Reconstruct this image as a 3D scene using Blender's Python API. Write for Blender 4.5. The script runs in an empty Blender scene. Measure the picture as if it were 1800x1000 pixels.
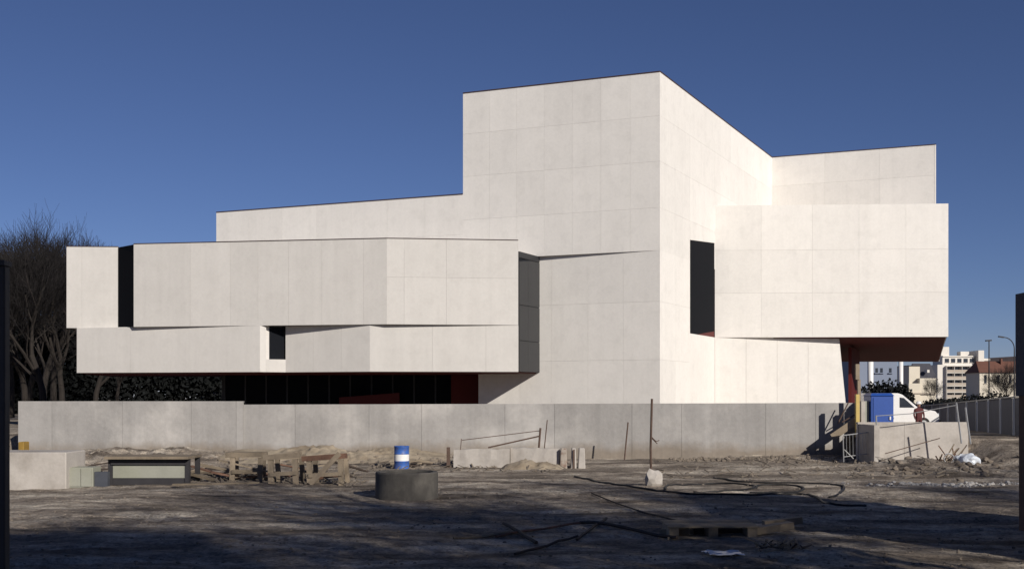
import bpy, bmesh, math, random
from mathutils import Vector, Matrix, noise as mnoise
random.seed(7)
R = math.radians
scene = bpy.context.scene
C = scene.collection

# ------------------------------------------------------------------ camera, sky, sun, exposure
E = 2.7                                   # eye height above the site ground (m)
cam_d = bpy.data.cameras.new('camera'); cam = bpy.data.objects.new('camera', cam_d); C.objects.link(cam)
cam.location = (0, 0, E); cam.rotation_euler = (R(90), 0, 0)
cam_d.sensor_width = 36; cam_d.lens = 40; cam_d.shift_y = 0.111
cam_d.clip_start = 0.1; cam_d.clip_end = 6000
scene.camera = cam

SUN_AZ, SUN_EL = 34.0, 25.0               # degrees to the right of straight behind the viewer, above the horizon
sd = Vector((math.sin(R(SUN_AZ)) * math.cos(R(SUN_EL)), -math.cos(R(SUN_AZ)) * math.cos(R(SUN_EL)), math.sin(R(SUN_EL))))
w = bpy.data.worlds.new('World'); scene.world = w; w.use_nodes = True
wn = w.node_tree; bg = wn.nodes['Background']
sky = wn.nodes.new('ShaderNodeTexSky'); sky.sky_type = 'NISHITA'; sky.sun_disc = False
sky.sun_elevation = R(SUN_EL); sky.sun_rotation = R(180 - SUN_AZ)
sky.altitude = 2600; sky.air_density = 1.0; sky.dust_density = 0.3; sky.ozone_density = 6.0
tint = wn.nodes.new('ShaderNodeMix'); tint.data_type = 'RGBA'; tint.blend_type = 'MULTIPLY'; tint.inputs[0].default_value = 1
tint.inputs[7].default_value = (1.2, 1.0, 1.1, 1)         # slide film renders this winter sky a little towards violet
wn.links.new(sky.outputs[0], tint.inputs[6]); wn.links.new(tint.outputs[2], bg.inputs[0]); bg.inputs[1].default_value = 0.055
sl = bpy.data.lights.new('sun', 'SUN'); sl.energy = 5.0; sl.angle = R(0.53); sl.color = (1, 0.945, 0.86)
so = bpy.data.objects.new('sun', sl); C.objects.link(so); so.rotation_euler = sd.to_track_quat('Z', 'Y').to_euler()
vs = scene.view_settings
vs.view_transform = 'Standard'; vs.look = 'None'; vs.exposure = -0.1; vs.gamma = 1; vs.use_curve_mapping = False

# ------------------------------------------------------------------ helpers
F = 2000.0
def pt(px, py, Z):                        # a place Z metres away, seen in that direction
    return Vector(((px - 900) / F * Z, Z, E + (700 - py) / F * Z))
def pp(px, Z): return Vector(((px - 900) / F * Z, Z))
def smooth(a, b, t):
    t = max(0, min(1, (t - a) / (b - a))); return t * t * (3 - 2 * t)

class MB:
    def __init__(s): s.v = []; s.f = []
    def add(s, vs, fs):
        n = len(s.v); s.v += [Vector(v) for v in vs]; s.f += [tuple(i + n for i in f) for f in fs]; return s
    def box(s, a, b):
        x0, y0, z0 = a; x1, y1, z1 = b
        return s.add([(x0,y0,z0),(x1,y0,z0),(x1,y1,z0),(x0,y1,z0),(x0,y0,z1),(x1,y0,z1),(x1,y1,z1),(x0,y1,z1)],
                     [(0,3,2,1),(4,5,6,7),(0,1,5,4),(1,2,6,5),(2,3,7,6),(3,0,4,7)])
    def slab(s, p0, p1, z0, z1, thick, z0b=None, z1b=None):   # upright slab on the line p0-p1, its back to the left of the walk
        d = (p1 - p0).normalized(); n = Vector((-d.y, d.x)) * thick
        q0, q1 = p0 + n, p1 + n
        if z0b is None: z0b = z0
        if z1b is None: z1b = z1
        return s.add([(p0.x,p0.y,z0),(p1.x,p1.y,z0b),(q1.x,q1.y,z0b),(q0.x,q0.y,z0),(p0.x,p0.y,z1),(p1.x,p1.y,z1b),(q1.x,q1.y,z1b),(q0.x,q0.y,z1)],
                     [(0,3,2,1),(4,5,6,7),(0,1,5,4),(1,2,6,5),(2,3,7,6),(3,0,4,7)])
    def prism(s, poly, z0, z1, top=None):
        n = len(poly); top = top or poly
        za = z0 if callable(z0) else (lambda p: z0)
        zb = z1 if callable(z1) else (lambda p: z1)
        vs = [(p[0], p[1], za(p)) for p in poly] + [(p[0], p[1], zb(p)) for p in top]
        return s.add(vs, [tuple(range(n))[::-1], tuple(range(n, 2*n))] + [(i, (i+1) % n, (i+1) % n + n, i + n) for i in range(n)])
    def beam(s, a, b, w, h=None, roll=0):                     # squared timber from a to b
        a = Vector(a); b = Vector(b); h = h or w
        d = (b - a).normalized(); up = Vector((0,0,1)) if abs(d.z) < .95 else Vector((0,1,0))
        x = d.cross(up).normalized(); y = x.cross(d).normalized()
        if roll:
            m = Matrix.Rotation(roll, 3, d); x = m @ x; y = m @ y
        x *= w/2; y *= h/2
        return s.add([a-x-y,a+x-y,a+x+y,a-x+y,b-x-y,b+x-y,b+x+y,b-x+y], [(0,3,2,1),(4,5,6,7),(0,1,5,4),(1,2,6,5),(2,3,7,6),(3,0,4,7)])
    def tube(s, pts, r, n=6, r1=None, cap=True):
        pts = [Vector(p) for p in pts]; m = len(pts); base = len(s.v)
        for i, p in enumerate(pts):
            d = (pts[min(i+1, m-1)] - pts[max(i-1, 0)]).normalized()
            up = Vector((0,0,1)) if abs(d.z) < .9 else Vector((1,0,0))
            x = d.cross(up).normalized(); y = x.cross(d)
            rr = r if r1 is None else r + (r1 - r) * i / (m - 1)
            for k in range(n):
                a = 2*math.pi*k/n; s.v.append(p + x*math.cos(a)*rr + y*math.sin(a)*rr)
        for i in range(m-1):
            for k in range(n):
                s.f.append((base+i*n+k, base+i*n+(k+1)%n, base+(i+1)*n+(k+1)%n, base+(i+1)*n+k))
        if cap:
            s.f.append(tuple(base+k for k in range(n))[::-1]); s.f.append(tuple(base+(m-1)*n+k for k in range(n)))
        return s
    def lathe(s, c, prof, n=24):
        base = len(s.v); m = len(prof)
        for r, z in prof:
            for k in range(n):
                a = 2*math.pi*k/n; s.v.append(Vector((c[0]+r*math.cos(a), c[1]+r*math.sin(a), c[2]+z)))
        for i in range(m-1):
            for k in range(n):
                s.f.append((base+i*n+k, base+i*n+(k+1)%n, base+(i+1)*n+(k+1)%n, base+(i+1)*n+k))
        return s
    def lump(s, c, r, seed=0, squash=.7, sub=1):
        bm = bmesh.new(); bmesh.ops.create_icosphere(bm, subdivisions=sub, radius=1)
        o = Vector((seed*3.1, seed*1.7, seed*.9))
        vs = []
        for v in bm.verts:
            k = 1 + .45*mnoise.noise(v.co*1.3 + o)
            vs.append(Vector(c) + Vector((v.co.x*k*r, v.co.y*k*r, v.co.z*k*r*squash)))
        bm.verts.index_update(); fs = [tuple(v.index for v in f.verts) for f in bm.faces]; bm.free()
        return s.add(vs, fs)
    def build(s, name, m, parent=None, smooth_=False, bevel=0):
        off = root_of(parent) if parent else Vector((0,0,0))
        me = bpy.data.meshes.new(name); me.from_pydata([v - off for v in s.v], [], s.f); me.update()
        if bevel or True:
            bm = bmesh.new(); bm.from_mesh(me)
            bmesh.ops.recalc_face_normals(bm, faces=bm.faces)
            if bevel: bmesh.ops.bevel(bm, geom=bm.edges[:], offset=bevel, segments=1, affect='EDGES')
            bm.to_mesh(me); bm.free()
        if smooth_:
            for p in me.polygons: p.use_smooth = True
        o = bpy.data.objects.new(name, me); C.objects.link(o); me.materials.append(m)
        if parent: o.parent = parent
        return o

def root_of(p):
    v = Vector(p.location)
    while p.parent: p = p.parent; v = v + Vector(p.location)
    return v
def tag(o, label=None, cat=None, group=None, kind=None):
    if label: o['label'] = label
    if cat: o['category'] = cat
    if group: o['group'] = group
    if kind: o['kind'] = kind
    return o
def thing(name, loc, label, cat, group=None):
    o = bpy.data.objects.new(name, None); C.objects.link(o); o.location = loc; o.empty_display_size = .2
    return tag(o, label, cat, group)
def copy_tree(o, loc, rz=0, sc=1, label=None, parent=None):
    c = o.copy(); C.objects.link(c); c.parent = parent
    if parent is None:
        c.location = loc; c.rotation_euler = (0, 0, rz); c.scale = (sc, sc, sc)
        if label: c['label'] = label
    for ch in o.children: copy_tree(ch, None, parent=c)
    return c

def mat(name, col, rough=.85, var=.2, scale=1.0, fine=.1, fscale=14, bump=0, bscale=25, metal=0, rnd=0, streak=0, spec=.3, stain=None, stain_amt=.5, stain_scale=.6, mud=None):
    m = bpy.data.materials.new(name); m.use_nodes = True; nt = m.node_tree; N = nt.nodes; L = nt.links
    b = N['Principled BSDF']; b.inputs['Roughness'].default_value = rough; b.inputs['Metallic'].default_value = metal
    b.inputs['Specular IOR Level'].default_value = spec
    geo = N.new('ShaderNodeNewGeometry')
    def nz(sc, detail=5, stretch=None):
        src = geo.outputs['Position']
        if stretch:
            mp = N.new('ShaderNodeMapping'); mp.inputs['Scale'].default_value = stretch; L.new(src, mp.inputs[0]); src = mp.outputs[0]
        t = N.new('ShaderNodeTexNoise'); t.inputs['Scale'].default_value = sc; t.inputs['Detail'].default_value = detail; t.inputs['Roughness'].default_value = .6
        L.new(src, t.inputs['Vector']); return t.outputs[0]
    def math_(op, a, bb):
        n = N.new('ShaderNodeMath'); n.operation = op
        for i, x in enumerate((a, bb)):
            if isinstance(x, (int, float)): n.inputs[i].default_value = x
            else: L.new(x, n.inputs[i])
        return n.outputs[0]
    k = math_('ADD', math_('MULTIPLY', math_('SUBTRACT', nz(scale), .5), var*3.2), 1.0)
    k = math_('ADD', k, math_('MULTIPLY', math_('SUBTRACT', nz(fscale, 3), .5), fine*3))
    if streak: k = math_('ADD', k, math_('MULTIPLY', math_('SUBTRACT', nz(1.0, 4, (2.2, 2.2, .12)), .5), streak*3))
    if rnd:
        oi = N.new('ShaderNodeObjectInfo'); k = math_('ADD', k, math_('MULTIPLY', math_('SUBTRACT', oi.outputs['Random'], .5), rnd))
    cn = N.new('ShaderNodeMix'); cn.data_type = 'RGBA'; cn.inputs[6].default_value = (*col, 1); cn.inputs[7].default_value = (*(stain or col), 1); cn.inputs[0].default_value = 0
    if stain:
        cr = N.new('ShaderNodeMapRange'); cr.inputs[1].default_value = .48; cr.inputs[2].default_value = .68; cr.inputs[4].default_value = stain_amt
        L.new(nz(stain_scale, 6), cr.inputs[0]); L.new(cr.outputs[0], cn.inputs[0])
    csrc = cn.outputs[2]
    if mud:                                                   # dried mud splashed on the lowest half metre, with a ragged edge
        sx = N.new('ShaderNodeSeparateXYZ'); L.new(geo.outputs['Position'], sx.inputs[0])
        lvl = math_('SUBTRACT', math_('ADD', .1, math_('MULTIPLY', nz(.9, 6), 1.0)), sx.outputs[2])
        mr = N.new('ShaderNodeMapRange'); mr.inputs[1].default_value = -.15; mr.inputs[2].default_value = .3; mr.inputs[4].default_value = .75; L.new(lvl, mr.inputs[0])
        mm_ = N.new('ShaderNodeMix'); mm_.data_type = 'RGBA'; mm_.inputs[7].default_value = (*mud, 1); L.new(csrc, mm_.inputs[6]); L.new(mr.outputs[0], mm_.inputs[0]); csrc = mm_.outputs[2]
    vm = N.new('ShaderNodeVectorMath'); vm.operation = 'SCALE'; L.new(csrc, vm.inputs[0]); L.new(k, vm.inputs['Scale'])
    L.new(vm.outputs[0], b.inputs['Base Color'])
    if bump:
        bn = N.new('ShaderNodeBump'); bn.inputs['Strength'].default_value = 1; bn.inputs['Distance'].default_value = bump
        L.new(nz(bscale, 6), bn.inputs['Height']); L.new(bn.outputs[0], b.inputs['Normal'])
    return m

def glassy(name, col, rough=.06, ior=1.5):
    m = bpy.data.materials.new(name); m.use_nodes = True; b = m.node_tree.nodes['Principled BSDF']
    b.inputs['Base Color'].default_value = (*col, 1); b.inputs['Roughness'].default_value = rough; b.inputs['IOR'].default_value = ior
    return m

M = {}
M['white_concrete'] = mat('white_concrete', (.72,.687,.643), .8, .045, .8, .045, 7, rnd=.075, streak=.04, bump=.003, bscale=6, stain=(.615,.587,.548), stain_amt=.5, stain_scale=1.6)
M['vignetted_wing_concrete'] = mat('vignetted_wing_concrete', (.56,.533,.50), .8, .05, .8, .045, 7, rnd=.06, streak=.055, bump=.003, bscale=6, stain=(.485,.46,.43), stain_amt=.5, stain_scale=1.6)  # hall concrete made greyer: lens darkening towards the left put into its colour
M['core'] = mat('joint_concrete', (.6,.57,.54), .9, .05)
M['grey_concrete'] = mat('grey_concrete', (.31,.295,.282), .9, .14, .5, .09, 6, rnd=.12, streak=.13, bump=.008, bscale=8, stain=(.45,.425,.40), stain_amt=.95, stain_scale=.3, mud=(.20,.16,.12))
M['pale_concrete'] = mat('pale_concrete', (.42,.385,.35), .9, .12, .8, .08, 10, streak=.05, bump=.006, bscale=9, stain=(.27,.24,.21), stain_amt=.7, stain_scale=.9)
M['dark_concrete'] = mat('dark_concrete', (.085,.078,.07), .92, .2, 1.3, .1, 12, bump=.006, bscale=12, stain=(.12,.11,.095), stain_amt=.8, stain_scale=1.5)
M['red_paint'] = mat('red_paint', (.09,.01,.009), .6, .08, .8)
M['soffit'] = mat('red_soffit', (.085,.008,.007), .7, .1, .6)
M['coping'] = mat('coping_metal', (.06,.035,.033), .5, .1)
M['glass'] = glassy('dark_glass', (.012,.013,.016), .05)
M['slotglass'] = glassy('slot_glass', (.008,.009,.012), .1, 1.03)
M['mullion'] = mat('mullion', (.03,.03,.032), .5, .1)
M['wood'] = mat('weathered_wood', (.25,.20,.145), .85, .28, 1.6, .15, 16, rnd=.5, bump=.004, bscale=30)
M['wood_grey'] = mat('splintered_wood', (.17,.14,.11), .9, .45, 2.5, .2, 16)
M['wood_dark'] = mat('wet_wood', (.055,.04,.032), .8, .2, 2, .15, 16, rnd=.4)
M['wood_red'] = mat('reddish_wood', (.17,.095,.065), .85, .2, 2, .15, 16, rnd=.3)
M['steel'] = mat('galvanised_steel', (.42,.42,.42), .45, .1, 3, metal=.6)
M['rust'] = mat('rusty_steel', (.10,.065,.05), .8, .3, 4, .2, 20)
M['darksteel'] = mat('dark_steel', (.035,.033,.036), .6, .2, 3)
M['palegreen'] = mat('pale_green_paint', (.29,.29,.245), .6, .1, 1.4, .05, streak=.08, stain=(.27,.27,.2), stain_amt=.5)
M['slate'] = mat('slate_blue_sheet', (.06,.065,.08), .6, .15, 2)
M['blue'] = mat('blue_plastic', (.02,.07,.30), .45, .08, 2, spec=.4)
M['barrelblue'] = mat('blue_drum_paint', (.035,.11,.38), .5, .2, 4, .12, 18, spec=.4, stain=(.12,.08,.06), stain_amt=.6, stain_scale=5)
M['white_paint'] = mat('white_paint', (.74,.72,.7), .5, .06, 2, spec=.4)
M['yellow'] = mat('yellow_paint', (.50,.37,.12), .6, .12, 3)
M['ochre'] = mat('dull_ochre_plastic', (.26,.16,.035), .6, .25, 5)
M['rubber'] = mat('black_rubber', (.018,.017,.018), .6, .2, 4)
M['plastic'] = mat('white_plastic_film', (.62,.66,.72), .35, .12, 5, spec=.5)
M['bark'] = mat('bark', (.026,.021,.018), .9, .25, 3, .2, 12)
M['twig'] = mat('twigs', (.012,.010,.010), .9, .2, 1)
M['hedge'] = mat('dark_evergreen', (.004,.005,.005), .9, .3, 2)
M['tar'] = mat('dark_hoarding', (.075,.08,.105), .7, .15, 1.2, rnd=.1)

# ------------------------------------------------------------------ ground
def gh(x, y):
    h = .0
    near = smooth(75, 45, y) if y > 0 else 1
    h += near * (.10*mnoise.noise(Vector((x*.16, y*.16, 0))) + .05*mnoise.noise(Vector((x*.55, y*.55, 3))) + .022*mnoise.noise(Vector((x*1.7, y*1.7, 5))))
    # terrace held back by the walls
    t_mid = smooth(52.7, 53.1, y)
    t_low = smooth(49.1, 49.5, y)
    t_r = smooth(41, 51, y); t_l = smooth(50, 62, y)
    if x < -23: t = t_l + (t_mid - t_l) * smooth(-24.5, -23, x)
    elif x < 15.1: t = t_mid
    elif x < 19.0: t = t_low
    else: t = t_low + (t_r - t_low) * smooth(19.0, 20.5, x)
    h = h * (1 - t) + 1.0 * t
    # spoil thrown up along the foot of the walls
    if y < 52:
        h += .16 * smooth(47, 51, y) * smooth(7, 12, x) * smooth(23, 20, x) * (.6 + .8*mnoise.noise(Vector((x*.6, y*.6, 9)))) * (1 - t)
        h += .42 * smooth(45, 51, y) * smooth(-1, -6, x) * (.8 + .5*mnoise.noise(Vector((x*.5, y*.5, 11))))
        # wheel ruts
        if y < 40:
            h += .014*mnoise.noise(Vector((x*4.1, y*4.1, 7))) + .03*max(0, mnoise.noise(Vector((x*1.1, y*2.3, 15))))
            for (rx, ry, a, cv) in ((-3, 25.2, .12, .006), (-3, 26.9, .12, .006), (5, 31, -.16, -.004), (5, 32.7, -.16, -.004), (0, 21.5, .3, .01), (-.5, 23.1, .3, .01)):
                e = (x-rx)*math.cos(a) + (y-ry)*math.sin(a); d = -(x-rx)*math.sin(a) + (y-ry)*math.cos(a) + cv*e*e
                h += (-.055*math.exp(-(d/.17)**2)*(1 + .35*math.sin(e*16)) + .03*math.exp(-((abs(d)-.3)/.12)**2)) * (.6 + .8*mnoise.noise(Vector((e*.3, rx, ry))))
        # the mound on the right
        h += .35 * math.exp(-(((x-15.5)/2.4)**2 + ((y-43.5)/1.6)**2)) * (1 + .6*mnoise.noise(Vector((x*1.3, y*1.3, 2))))
        h += .28 * math.exp(-(((x-17)/3)**2 + ((y-39)/1.0)**2)) * (1 + .8*mnoise.noise(Vector((x*1.3, y*1.3, 4))))
        h += .12 * math.exp(-(((x-5.3)/1.2)**2 + ((y-19.6)/.7)**2))
    return h
def axis(segs):
    out = []
    for a, b, st in segs:
        n = max(1, round((b-a)/st)); out += [a + (b-a)*i/n for i in range(n)]
    return out + [segs[-1][1]]
gx = axis([(-3000,-600,600),(-600,-100,100),(-100,-34,8),(-34,-18,.4),(-18,18,.17),(18,34,.4),(34,100,8),(100,600,100),(600,3000,600)])
gy = axis([(-200,-40,40),(-40,12,4),(12,36,.14),(36,56,.26),(56,76,1.2),(76,140,8),(140,500,60),(500,3500,500)])
gv = [(x, y, gh(x, y)) for y in gy for x in gx]; nx = len(gx)
gf = [(j*nx+i, j*nx+i+1, (j+1)*nx+i+1, (j+1)*nx+i) for j in range(len(gy)-1) for i in range(nx-1)]
me = bpy.data.meshes.new('ground'); me.from_pydata(gv, [], gf); me.update()
for p in me.polygons: p.use_smooth = True
ground = bpy.data.objects.new('ground', me); C.objects.link(ground); tag(ground, kind='structure')
def ground_material():
    m = bpy.data.materials.new('site_dirt'); m.use_nodes = True; nt = m.node_tree; N = nt.nodes; L = nt.links
    b = N['Principled BSDF']; b.inputs['Roughness'].default_value = .95; b.inputs['Specular IOR Level'].default_value = .15
    geo = N.new('ShaderNodeNewGeometry')
    def nz(sc, det=6, stretch=None, rough=.62):
        src = geo.outputs['Position']
        if stretch:
            mp = N.new('ShaderNodeMapping'); mp.inputs['Scale'].default_value = stretch; mp.inputs['Rotation'].default_value = (0,0,.15); L.new(src, mp.inputs[0]); src = mp.outputs[0]
        t = N.new('ShaderNodeTexNoise'); t.inputs['Scale'].default_value = sc; t.inputs['Detail'].default_value = det; t.inputs['Roughness'].default_value = rough
        L.new(src, t.inputs['Vector']); return t.outputs[0]
    def ramp(src, stops):
        r = N.new('ShaderNodeValToRGB'); L.new(src, r.inputs[0]); e = r.color_ramp.elements
        while len(e) < len(stops): e.new(.5)
        for el, (p, c) in zip(e, stops): el.position = p; el.color = (*c, 1)
        return r.outputs[0]
    a = ramp(nz(.3, 8, (1, 1.6, 1)), [(.34, (.125,.104,.087)), (.46, (.23,.195,.165)), (.54, (.345,.30,.255)), (.66, (.47,.42,.36))])
    c = ramp(nz(2.6, 8), [(.3, (.5,.47,.44)), (.5, (1,1,.98)), (.72, (1.4,1.37,1.3))])
    st_ = ramp(nz(.5, 6, (.28, 1.9, 1)), [(.38, (.55,.53,.52)), (.52, (1,1,1)), (.66, (1.28,1.26,1.22))])
    fi = ramp(nz(15, 5), [(.32, (.55,.53,.5)), (.5, (1,1,1)), (.68, (1.4,1.38,1.34))])
    src = a
    for layer in (c, st_, fi):
        mx = N.new('ShaderNodeMix'); mx.data_type = 'RGBA'; mx.blend_type = 'MULTIPLY'; mx.inputs[0].default_value = 1
        L.new(src, mx.inputs[6]); L.new(layer, mx.inputs[7]); src = mx.outputs[2]
    L.new(src, b.inputs['Base Color'])
    bn = N.new('ShaderNodeBump'); bn.inputs['Strength'].default_value = 1; bn.inputs['Distance'].default_value = .09; L.new(nz(3.5, 9), bn.inputs['Height'])
    b2 = N.new('ShaderNodeBump'); b2.inputs['Strength'].default_value = 1; b2.inputs['Distance'].default_value = .035; L.new(nz(17, 6), b2.inputs['Height'])
    L.new(bn.outputs[0], b2.inputs['Normal']); L.new(b2.outputs[0], b.inputs['Normal'])
    return m
M['ground'] = ground_material(); me.materials.append(M['ground'])

# ------------------------------------------------------------------ the concert hall
base = 0.9
dl = Vector((-.927, .375)); dr = Vector((.451, .893))
Cn = Vector((7.8, 60.0))
L1 = Cn + dl*11.4; L2 = Cn + dl*28.2
I = Cn + dr*23.9; J = I + Vector((.927, -.375))*11.0
ZT = E + 17.19; ZL = E + 11.5; ZO = E + 7.8
hall = thing('concert_hall', (Cn.x, Cn.y, base), 'large angular white concrete hall with stepped tower, left wing and right cantilever', 'building')

def inset(poly, d):                                           # polygon walked counter-clockwise, offset inwards
    n = len(poly); out = []
    for i in range(n):
        a, b, c = poly[i-1], poly[i], poly[(i+1) % n]
        d1 = (b-a).normalized(); d2 = (c-b).normalized(); n1 = Vector((-d1.y, d1.x)); n2 = Vector((-d2.y, d2.x))
        k = n1 + n2; k = k / max(.2, k.dot(n1)) if k.length > 1e-6 else n1
        out.append(b + k*d)
    return out
def panels(p0, p1, z0, z1, cols, rows, parent=hall, thick=.09, gap=.006, m='white_concrete', name='wall_panel', zt1=None, off=0):
    # p0 to p1 walked with the outside on the right hand; a grid of separate slabs with open joints
    cs = [i/cols for i in range(cols+1)] if isinstance(cols, int) else cols
    rs = [i/rows for i in range(rows+1)] if isinstance(rows, int) else rows
    d = (p1-p0); ln = d.length; u = d.normalized()
    out = []
    for i in range(len(cs)-1):
        for j in range(len(rs)-1):
            a = p0 + u*(cs[i]*ln + (gap/2 if i else 0)); b = p0 + u*(cs[i+1]*ln - (gap/2 if i < len(cs)-2 else 0))
            za = z0 + (z1-z0)*rs[j] + (gap/2 if j else 0); zb = z0 + (z1-z0)*rs[j+1] - (gap/2 if j < len(rs)-2 else 0)
            o = MB().slab(a, b, za, zb, thick).build(name, M[m], parent); out.append(o)
    return out
def coping(p0, p1, z, parent=hall, w_=.35, h=.05):
    d = (p1-p0).normalized(); n = Vector((d.y, -d.x))*.03
    return MB().slab(p0 + n, p1 + n, z, z + h, w_).build('coping', M['coping'], parent)
def core(name, poly, z0, z1, d=.06, m='core', top=None): return MB().prism(inset(poly, d), z0, z1, inset(top, d) if top else None).build(name, M[m], hall)

Jb = J + Vector((4, 15.2)); L1b = L1 + dr*44
core('tower_wall', [L1, Cn, I, J, Jb, L1b], ZO, ZT)
panels(L1, Cn, ZO, ZT, 7, [0, .24, .5, .755, 1])
fr = [0, 5.1/23.9, 9.9/23.9, .56, .7, .85, 1]
panels(Cn, I, ZO + (ZT-ZO)*.24, ZT, fr, [0, .342, .678, 1])
panels(Cn, Cn + dr*5.1, ZO, ZO + (ZT-ZO)*.24 - .006, 1, 1)
for k in (0,):                                                # piece over the slot window, its lower edge raked
    a = Cn + dr*5.106; b = Cn + dr*9.9
    MB().slab(a, b, E + 8.98, ZO + (ZT-ZO)*.24 - .006, .09, z0b=E + 9.38).build('wall_panel', M['white_concrete'], hall)
panels(Cn + dr*9.906, I, ZO, ZO + (ZT-ZO)*.24 - .006, 2, 1)
panels(I, J, ZO, ZT, 3, [0, .5, .78, 1])
MB().slab(J, Jb, ZO, ZT, .09).build('side_wall', M['white_concrete'], hall)
for a, b in ((L1, Cn), (Cn, I), (I, J)): coping(a, b, ZT)
# lower left volume of the same front
L2b = L2 + dr*30
core('rear_wing_wall', [L2, L1 + Vector((.08,-.03)), L1 + dr*30, L2b], E + 1.5, ZL)
panels(L2, L1, E + 6.5, ZL, 7, [0, .55, 1])
coping(L2, L1, ZL)
# tower foot: its front steps back under the overhang towards the left
LW = pp(841, 64.35)
Q = Cn + dr*6.3
core('tower_foot_wall', [LW, Cn, Cn + dr*23.9, LW + dr*26], base, ZO)
panels(LW, Cn, base, ZO, [0, .24, .42, .62, .81, 1], [0, .4, .72, 1])
S1 = Cn + dr*5.1
S2 = Cn + dr*9.9
panels(Cn, S1, base, ZO, 2, [0, .4, .72, 1])
panels(S1, S2, base, E + 3.68, 1, 1)
# right cantilever
A = Cn + dr*9.95; B = pp(1667, 68.1); Bb = pp(1650.5, 83.0); Ab = Vector((18.6, 83.0)); Aw = A + dr*2
zk0, zk1 = E + 3.68, E + 11.64
def zsoff(p): return zk0 + .05 - (p[1]-68.1)/14.9*1.02
core('cantilever_wall', [A, B, Bb, Ab], zsoff, zk1)
panels(A, B, zk0, zk1, [0, .2, .42, .62, .82, 1], [0, .335, .66, 1], thick=.25)
MB().slab(B + Vector((0,.25)), Bb, zk0 + .03, zk1, .09, z0b=zsoff(Bb)).build('side_wall', M['white_concrete'], hall)
MB().slab(Bb, Ab, zsoff(Bb), zk1, .09).build('rear_wall', M['white_concrete'], hall)
MB().prism([A + Vector((.1,.3)), B + Vector((-.06,.3)), Bb + Vector((-.05,-.02)), Ab + Vector((0,-.02))], lambda p: zsoff(p) - .05, lambda p: zsoff(p) - .005).build('soffit', M['soffit'], hall)
# wall below the cantilever, with its raking end
Rt, Rb = pp(1475, 69.1), pp(1491, 69.1)
Qs = Cn + dr*9.95
core('ground_floor_wall', [Qs, Rb, Rb + Vector((1.5, 9)), Qs + dr*9], base, zk0 - .02, top=[Qs, Rt, Rt + Vector((1.5, 9)), Qs + dr*9])
wl = (Rt - Qs).length
def raked(p0, p1t, p1b, z0, z1, name, m, thick):
    d = (p1t-p0).normalized(); n = Vector((-d.y, d.x))*thick
    vs_ = [(p0.x,p0.y,z0),(p1b.x,p1b.y,z0),(p1b.x+n.x,p1b.y+n.y,z0),(p0.x+n.x,p0.y+n.y,z0),(p0.x,p0.y,z1),(p1t.x,p1t.y,z1),(p1t.x+n.x,p1t.y+n.y,z1),(p0.x+n.x,p0.y+n.y,z1)]
    return MB().add(vs_, [(0,3,2,1),(4,5,6,7),(0,1,5,4),(1,2,6,5),(2,3,7,6),(3,0,4,7)]).build(name, M[m], hall)
for k in range(4):
    a = Qs.lerp(Rt, k/4 + (.0007 if k else 0)); b = Qs.lerp(Rt, (k+1)/4 - .0007)
    if k < 3: MB().slab(a, b, base, zk0 - .004, .09).build('wall_panel', M['white_concrete'], hall)
    else: raked(a, Rt, Rb, base, zk0 - .004, 'wall_panel', 'white_concrete', .09)
# slot window between tower and cantilever
nf = Vector((dr.y, -dr.x))
sw = MB().slab(S1 - nf*.03, S2 - nf*.03, E + 3.68, E + 8.98, .025, z1b=E + 9.38).build('slot_window', M['slotglass'], hall)
MB().slab(S1.lerp(S2, .35) - nf*.024, S2 - nf*.024, E + 3.69, E + 3.72, .02, z1b=E + 4.05).build('sill', M['red_paint'], sw)
# upper band of the left wing
zu0, zu1, zl0 = E + 3.87, E + 8.35, E + 1.4
a0, a1, a2, a3, a4 = pp(117, 62.7), pp(207, 62.85), pp(235, 61.7), pp(680, 59.5), pp(911, 60.25)
G = pp(948.5, 62.8)
back = [Vector((1.5, 66)), Vector((-17, 72)), Vector((-25.5, 72))]
wingu = [a0, a1, a2 + Vector((0,.1)), a3, a4 + Vector((0,.2)), G + Vector((.02,.3))] + back
core('wing_wall', wingu, zu0 + .02, E + 7.8, d=.08)
PT = .2
panels(a0, a1, zu0, zu1, [0, .3, 1], [0, 1], m='vignetted_wing_concrete', thick=PT)
panels(a2, a3, zu0, zu1, [0, .23, .39, .5, .62, .75, .91, 1], [0, 1], m='vignetted_wing_concrete', thick=PT)
panels(a3, a4, zu0, zu1, [0, .13, .45, 1], [0, .55, 1], m='vignetted_wing_concrete', thick=PT)
for a, b in ((a0, a1), (a2, a3), (a3, a4)): coping(a, b, zu1, w_=.22, h=.035)
MB().slab(a1 + Vector((-.02,.08)), a2 + Vector((-.004,.01)), zu0 + .03, zu1 - .02, .05).build('slot_window', M['slotglass'], hall)
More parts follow.
